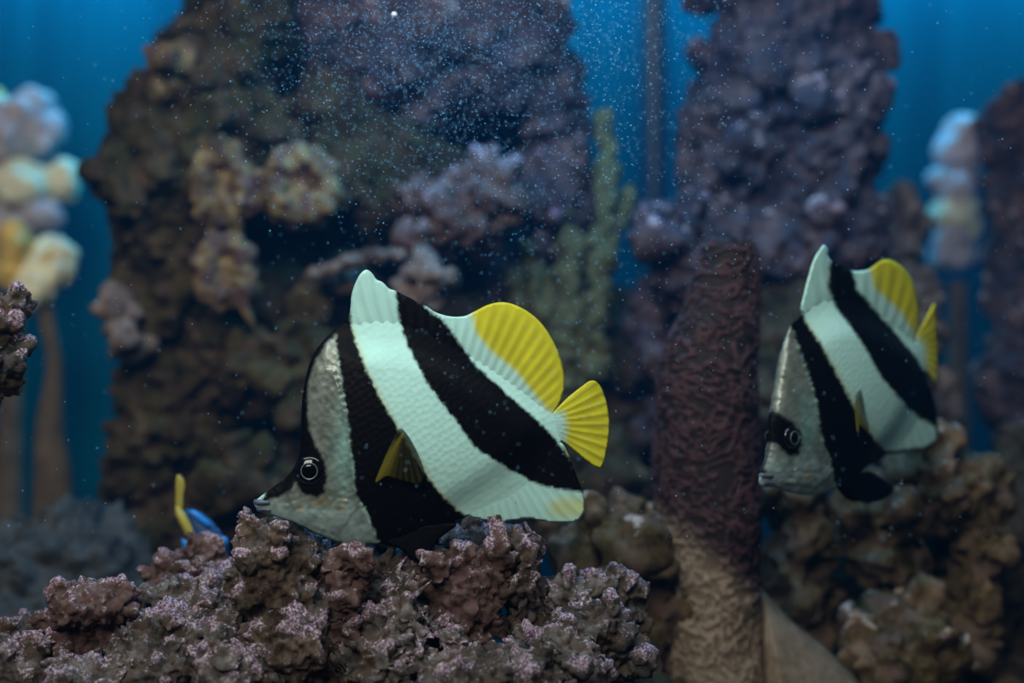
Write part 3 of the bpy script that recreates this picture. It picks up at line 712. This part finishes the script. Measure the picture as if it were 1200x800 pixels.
ring_knob('ochre sponge knob hanging below the tall one on the reef tower', 264, 318, .89, 38, 44)
rock('sponge_knob', 'small round ochre knob near the top of the reef tower', [(195, 62, .92, 20, 20), (196, 80, .93, 24, 24)], M_OCHRE, 0.0018, BO[1:], cat='coral', group='ochre sponge knobs on the reef tower')
rock('sponge_knob', 'small tan knob low on the edge of the reef tower', [(146, 396, .9, 16, 18), (140, 370, .91, 15, 26), (150, 410, .92, 22, 18)], M_PALE, 0.0018, BO[1:], cat='coral')
rock('coral_branch', 'pale pink coral branch lying slantwise behind the dorsal fin tip', [(370, 322, .9, 14, 8), (390, 315, .9, 16, 9), (415, 306, .9, 18, 9), (440, 300, .9, 18, 8), (465, 297, .9, 16, 8), (400, 330, .93, 40, 18)], M_PALE, 0.0016, [(0.01, 0.002), (0.006, 0.001)], cat='coral')
rock('sponge_knob', 'small pinkish rock knob just behind the black dorsal band', [(505, 325, .88, 26, 20), (490, 335, .89, 22, 18), (520, 318, .885, 14, 14)], M_PALE, 0.0018, BO[1:], cat='rock')

# ------------------------------------------------------------------ right-hand ledge
def reflection_mound():  # added mound that continues the tan glass reflection to the right
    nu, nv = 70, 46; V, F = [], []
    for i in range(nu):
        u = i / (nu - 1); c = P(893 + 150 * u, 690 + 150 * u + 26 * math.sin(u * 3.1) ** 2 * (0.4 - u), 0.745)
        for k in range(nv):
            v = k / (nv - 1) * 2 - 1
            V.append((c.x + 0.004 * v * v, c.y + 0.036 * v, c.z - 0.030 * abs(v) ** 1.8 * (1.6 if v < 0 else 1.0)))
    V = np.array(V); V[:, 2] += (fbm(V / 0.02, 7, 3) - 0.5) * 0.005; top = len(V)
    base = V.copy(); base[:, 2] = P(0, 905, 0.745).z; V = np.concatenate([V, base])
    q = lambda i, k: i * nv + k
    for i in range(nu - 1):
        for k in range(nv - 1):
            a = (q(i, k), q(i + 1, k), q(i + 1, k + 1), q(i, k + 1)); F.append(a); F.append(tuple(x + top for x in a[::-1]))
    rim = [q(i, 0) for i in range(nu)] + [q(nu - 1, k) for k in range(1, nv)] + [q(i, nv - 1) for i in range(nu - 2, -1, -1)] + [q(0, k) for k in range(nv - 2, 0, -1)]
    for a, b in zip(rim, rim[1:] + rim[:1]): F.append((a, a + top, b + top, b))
    me = mesh_np('reflection_mound', V, F)
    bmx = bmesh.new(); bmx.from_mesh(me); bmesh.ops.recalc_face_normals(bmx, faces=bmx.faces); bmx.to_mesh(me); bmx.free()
    o = link('reflection_mound', me, M_TAN); tag(o, 'smooth tan mound standing in for a glass reflection beside the coral column', 'sand'); register(o)
reflection_mound()
LO = [(0.026, 0.0035), (0.018, 0.007), (0.010, 0.002), (0.007, 0.0022)]
ledge = [
 ('ledge_rock', 'broad flat-topped brown rock ledge below the second striped fish', [(1100, 575, .80, 62, 46), (1050, 580, .80, 50, 40), (1140, 600, .81, 36, 55), (1090, 545, .82, 40, 30)], M_LEDGE, 30),
 ('ledge_rock', 'olive rock buttress dropping under the chin of the second striped fish', [(940, 620, .80, 36, 46), (930, 680, .81, 40, 60), (915, 590, .82, 26, 30), (950, 720, .82, 44, 60)], M_LEDGE, 26),
 ('ledge_rock', 'brown rock buttress below the black pelvic fin', [(1030, 640, .79, 32, 56), (1010, 600, .80, 30, 36), (1050, 690, .80, 26, 40)], M_LEDGE, 22),
 ('ledge_rock', 'jutting brown rock lump with a pale crusted lip under the ledge', [(1055, 735, .76, 46, 38), (1030, 760, .755, 34, 34), (1085, 745, .76, 26, 36), (1060, 775, .75, 50, 24)], M_LEDGE, 24),
 ('ledge_rock', 'long olive rock drape hanging from the end of the ledge', [(1140, 680, .80, 24, 80), (1155, 640, .81, 22, 50), (1130, 750, .80, 24, 60)], M_LEDGE, 18),
 ('ledge_rock', 'grey-brown far rubble past the end of the ledge', [(1185, 640, .92, 34, 60), (1195, 740, .9, 50, 80), (1190, 560, .94, 34, 50)], M_BROWN, 20),
 ('ledge_rock', 'dark rock filling the hollows behind the ledge buttresses', [(1000, 720, .88, 130, 110), (1090, 680, .88, 90, 110), (930, 800, .88, 120, 80)], M_BROWN, 10),
]
for nm, lb, bl, m, kn in ledge:
    rock(nm, lb, bl, m, 0.0019, LO, knobs=kn // 2, knob_r=(0.006, 0.012))
rock('reef_rock', 'dark base rock carrying the ledge and the coral column', [(960, 880, .80, 300, 90, .09), (1150, 880, .82, 120, 110, .09)], M_BROWN, 0.003, [(0.03, 0.004), (0.012, 0.002)])

rock('reef_rock', 'dark rock foot under the olive finger coral', [(660, 470, .98, 60, 40), (665, 560, .99, 60, 90)], M_BROWN, V2, BO, knobs=10, **KR)

M_CREAM = plain('cream_coral', (0.92, 0.78, 0.56), 0.6, var=0.2, scale=60)
M_LILAC = plain('lilac_coral', (0.52, 0.44, 0.50), 0.6, var=0.2, scale=60)
M_GOLD = plain('gold_coral', (0.72, 0.46, 0.12), 0.6, var=0.25, scale=60)
M_STALK = plain('brown_stalk', (0.12, 0.08, 0.05), 0.8, var=0.3, scale=60)
def leather_coral(label, stalk, caps, Y):
    """stalk: (px,py,r) list; caps: (px,py,rx,rz,material)"""
    r = bpy.data.objects.new('leather_coral', None); COL.objects.link(r); r.location = P(stalk[0][0], stalk[0][1], Y); r.empty_display_size = 0.01
    tag(r, label, 'coral')
    s = PS(Y)
    o = tube('stalk', [P(x, y, Y) - r.location for x, y, q in stalk], [q * s for _, _, q in stalk], M_STALK, r, 14, 6)
    for x, y, rx, rz, m in caps:
        me = rock_mesh('cap', [(P(x, y, Y) - r.location, (rx * s, rx * s * .8, rz * s)), (P(x - rx * .3, y + rz * .2, Y - .01) - r.location, (rx * .6 * s, rx * .6 * s, rz * .9 * s))], 0.003, [(0.03, 0.004), (0.016, 0.003)], knobs=16, knob_r=(0.006, 0.014), fit=False)
        link('cap', me, m, r)
leather_coral('tall pale leather coral with cream and lilac caps beyond the craggy rock', [(10, 660, 20), (12, 480, 14), (20, 300, 10), (24, 150, 10)], [(26, 152, 52, 34, M_LILAC), (30, 216, 48, 20, M_CREAM), (-10, 150, 22, 30, M_GOLD), (4, 275, 22, 26, M_LILAC), (48, 250, 20, 14, M_LILAC)], 1.26)
leather_coral('golden leather coral head on a thin brown stalk beside the reef tower', [(62, 690, 26), (62, 560, 22), (58, 500, 16), (64, 430, 9), (56, 380, 9), (50, 330, 10)], [(46, 318, 27, 32, M_CREAM), (28, 300, 24, 18, M_GOLD)], 1.14)
leather_coral('narrow pale yellow coral in the dark gap behind the second striped fish tail', [(1122, 600, 16), (1122, 450, 13), (1122, 330, 11)], [(1122, 290, 17, 22, M_LILAC), (1122, 252, 19, 22, M_CREAM), (1118, 216, 17, 16, M_LILAC), (1128, 165, 22, 22, M_LILAC)], 1.3)
m_pipe = plain('dark_blue_pipe', (0.01, 0.035, 0.07), 0.4)
tag(tube('standpipe', [P(766, -260, 1.30), P(766, 100, 1.30), P(766, 500, 1.30), P(766, 790, 1.30)], [18 * PS(1.3)] * 4, m_pipe, None, 20, 2), 'dark blue vertical pipe in the blue gap', 'pipe')

# ------------------------------------------------------------------ little blue and yellow fish behind the rubble
def small_fish():
    Y = 0.70; s = PS(Y); r = bpy.data.objects.new('damselfish', None); COL.objects.link(r); r.location = P(235, 620, Y); r.empty_display_size = 0.01
    tag(r, 'tiny blue fish with a yellow belly and tail half hidden in the rubble', 'fish')
    mb = plain('damsel_blue', (0.01, 0.05, 0.16), 0.35); mbb = plain('damsel_bright_blue', (0.01, 0.16, 0.55), 0.3); my = plain('damsel_yellow', (0.36, 0.29, 0.05), 0.45)
    def slab(nm, out, T, m, yo=0.0):
        o = catmull(out, 5); v, f, bd = triangulate(o, 2.0); t = T * np.clip(Inflate(o, 1.5, 500)(v), 0, 1) ** 0.55
        idx = np.arange(len(v)); nb = np.where(~bd)[0]; idx[nb] = len(v) + np.arange(len(nb))
        base = P(235, 620, Y)
        def loc(q, y): return np.c_[(q[:, 0] - 235) * s, (y + yo) * s, (620 - q[:, 1]) * s]
        V = np.concatenate([loc(v, -t), loc(v, t)[nb]]); tr = []
        for a, b, c in f: tr += [(a, b, c), (idx[a], idx[c], idx[b])]
        me = mesh_np(nm, V, tr); bmx = bmesh.new(); bmx.from_mesh(me); bmesh.ops.recalc_face_normals(bmx, faces=bmx.faces); bmx.to_mesh(me); bmx.free()
        return link(nm, me, m, r)
    slab('body', [(216, 600), (222, 596), (234, 599), (248, 609), (260, 624), (268, 638), (266, 656), (250, 664), (232, 652), (220, 634)], 11, mb)
    o = slab('belly', [(206, 592), (214, 596), (222, 606), (232, 622), (234, 630), (222, 632), (215, 620), (207, 604)], 10, my, -2); o['label'] = 'pale yellow belly stripe'
    o = slab('tail_fin', [(208, 556), (214, 559), (217, 568), (215, 582), (214, 596), (206, 594), (206, 580), (206, 566)], 2, my, -1); o['label'] = 'yellow tail fin'
    o = slab('dorsal_fin', [(222, 598), (230, 596), (242, 605), (250, 614), (244, 617), (232, 609)], 4, mbb, -9); o['label'] = 'bright blue dorsal stripe'
    o = slab('pectoral_fin', [(258, 628), (266, 627), (270, 633), (266, 641), (258, 638)], 4, mbb, -9); o['label'] = 'bright blue fin'
    o = slab('pelvic_fin', [(214, 630), (222, 632), (227, 640), (225, 648), (217, 642)], 3, mbb, -9); o['label'] = 'bright blue fin'
small_fish()

# ------------------------------------------------------------------ bubbles drifting in the water
rnd = random.Random(4); V, Fc = [], []
def speck(p, r):
    b0 = len(V)
    for d in ((r, 0, 0), (-r, 0, 0), (0, r, 0), (0, -r, 0), (0, 0, r), (0, 0, -r)): V.append((p[0] + d[0], p[1] + d[1], p[2] + d[2]))
    for a, b, c in ((0, 2, 4), (2, 1, 4), (1, 3, 4), (3, 0, 4), (2, 0, 5), (1, 2, 5), (3, 1, 5), (0, 3, 5)): Fc.append((b0 + a, b0 + b, b0 + c))
for _ in range(9000):
    Y = rnd.uniform(0.50, 0.74); k = rnd.random() * (1 if _ % 3 else 0.6)
    if k < 0.45: px, py = rnd.gauss(480, 110), abs(rnd.gauss(0, 120))
    elif k < 0.85: px, py = rnd.gauss(690, 110), abs(rnd.gauss(60, 190))
    else: px, py = rnd.uniform(0, 1200), rnd.uniform(0, 640)
    if (290 < px < 720 or 880 < px < 1105) and 280 < py < 670: Y = rnd.uniform(0.50, 0.55)
    speck(P(px, py, Y), abs(rnd.gauss(0.00013, 0.00006)) + 0.00006)
me = mesh_np('bubbles', V, Fc)
m_bub = plain('bubble', (0.28, 0.62, 1.0), 0.2, spec=0.8)
tag(link('bubbles', me, m_bub), 'fine pale blue bubbles drifting in the water', 'bubbles', kind='stuff')
bb = rock_mesh('bubble', [(P(462, 17, .66), (.0013, .0013, .0013))], 0.0003, [])
tag(link('bubble', bb, plain('bubble_white', (0.9, 0.95, 1.0), 0.1, spec=1.0)), 'single bright white bubble near the top of the mauve rock', 'bubble')
# ------------------------------------------------------------------ the water itself: faint blue haze
bmw = bmesh.new(); box_bm(bmw, (-0.715, 0.445, -0.295), (0.715, 1.395, 0.455)); mew = bpy.data.meshes.new('water'); bmw.to_mesh(mew); bmw.free()
m_water, nt, b = mat('hazy_water'); nt.nodes.remove(b)
vs = nd(nt, 'ShaderNodeVolumeScatter'); vs.inputs['Color'].default_value = (0.03, 0.42, 1.0, 1); vs.inputs['Density'].default_value = 0.06; vs.inputs['Anisotropy'].default_value = 0.0
nt.links.new(vs.outputs[0], nt.nodes['Material Output'].inputs['Volume'])
tag(link('water', mew, m_water), 'hazy blue aquarium water filling the tank', 'water', kind='stuff')
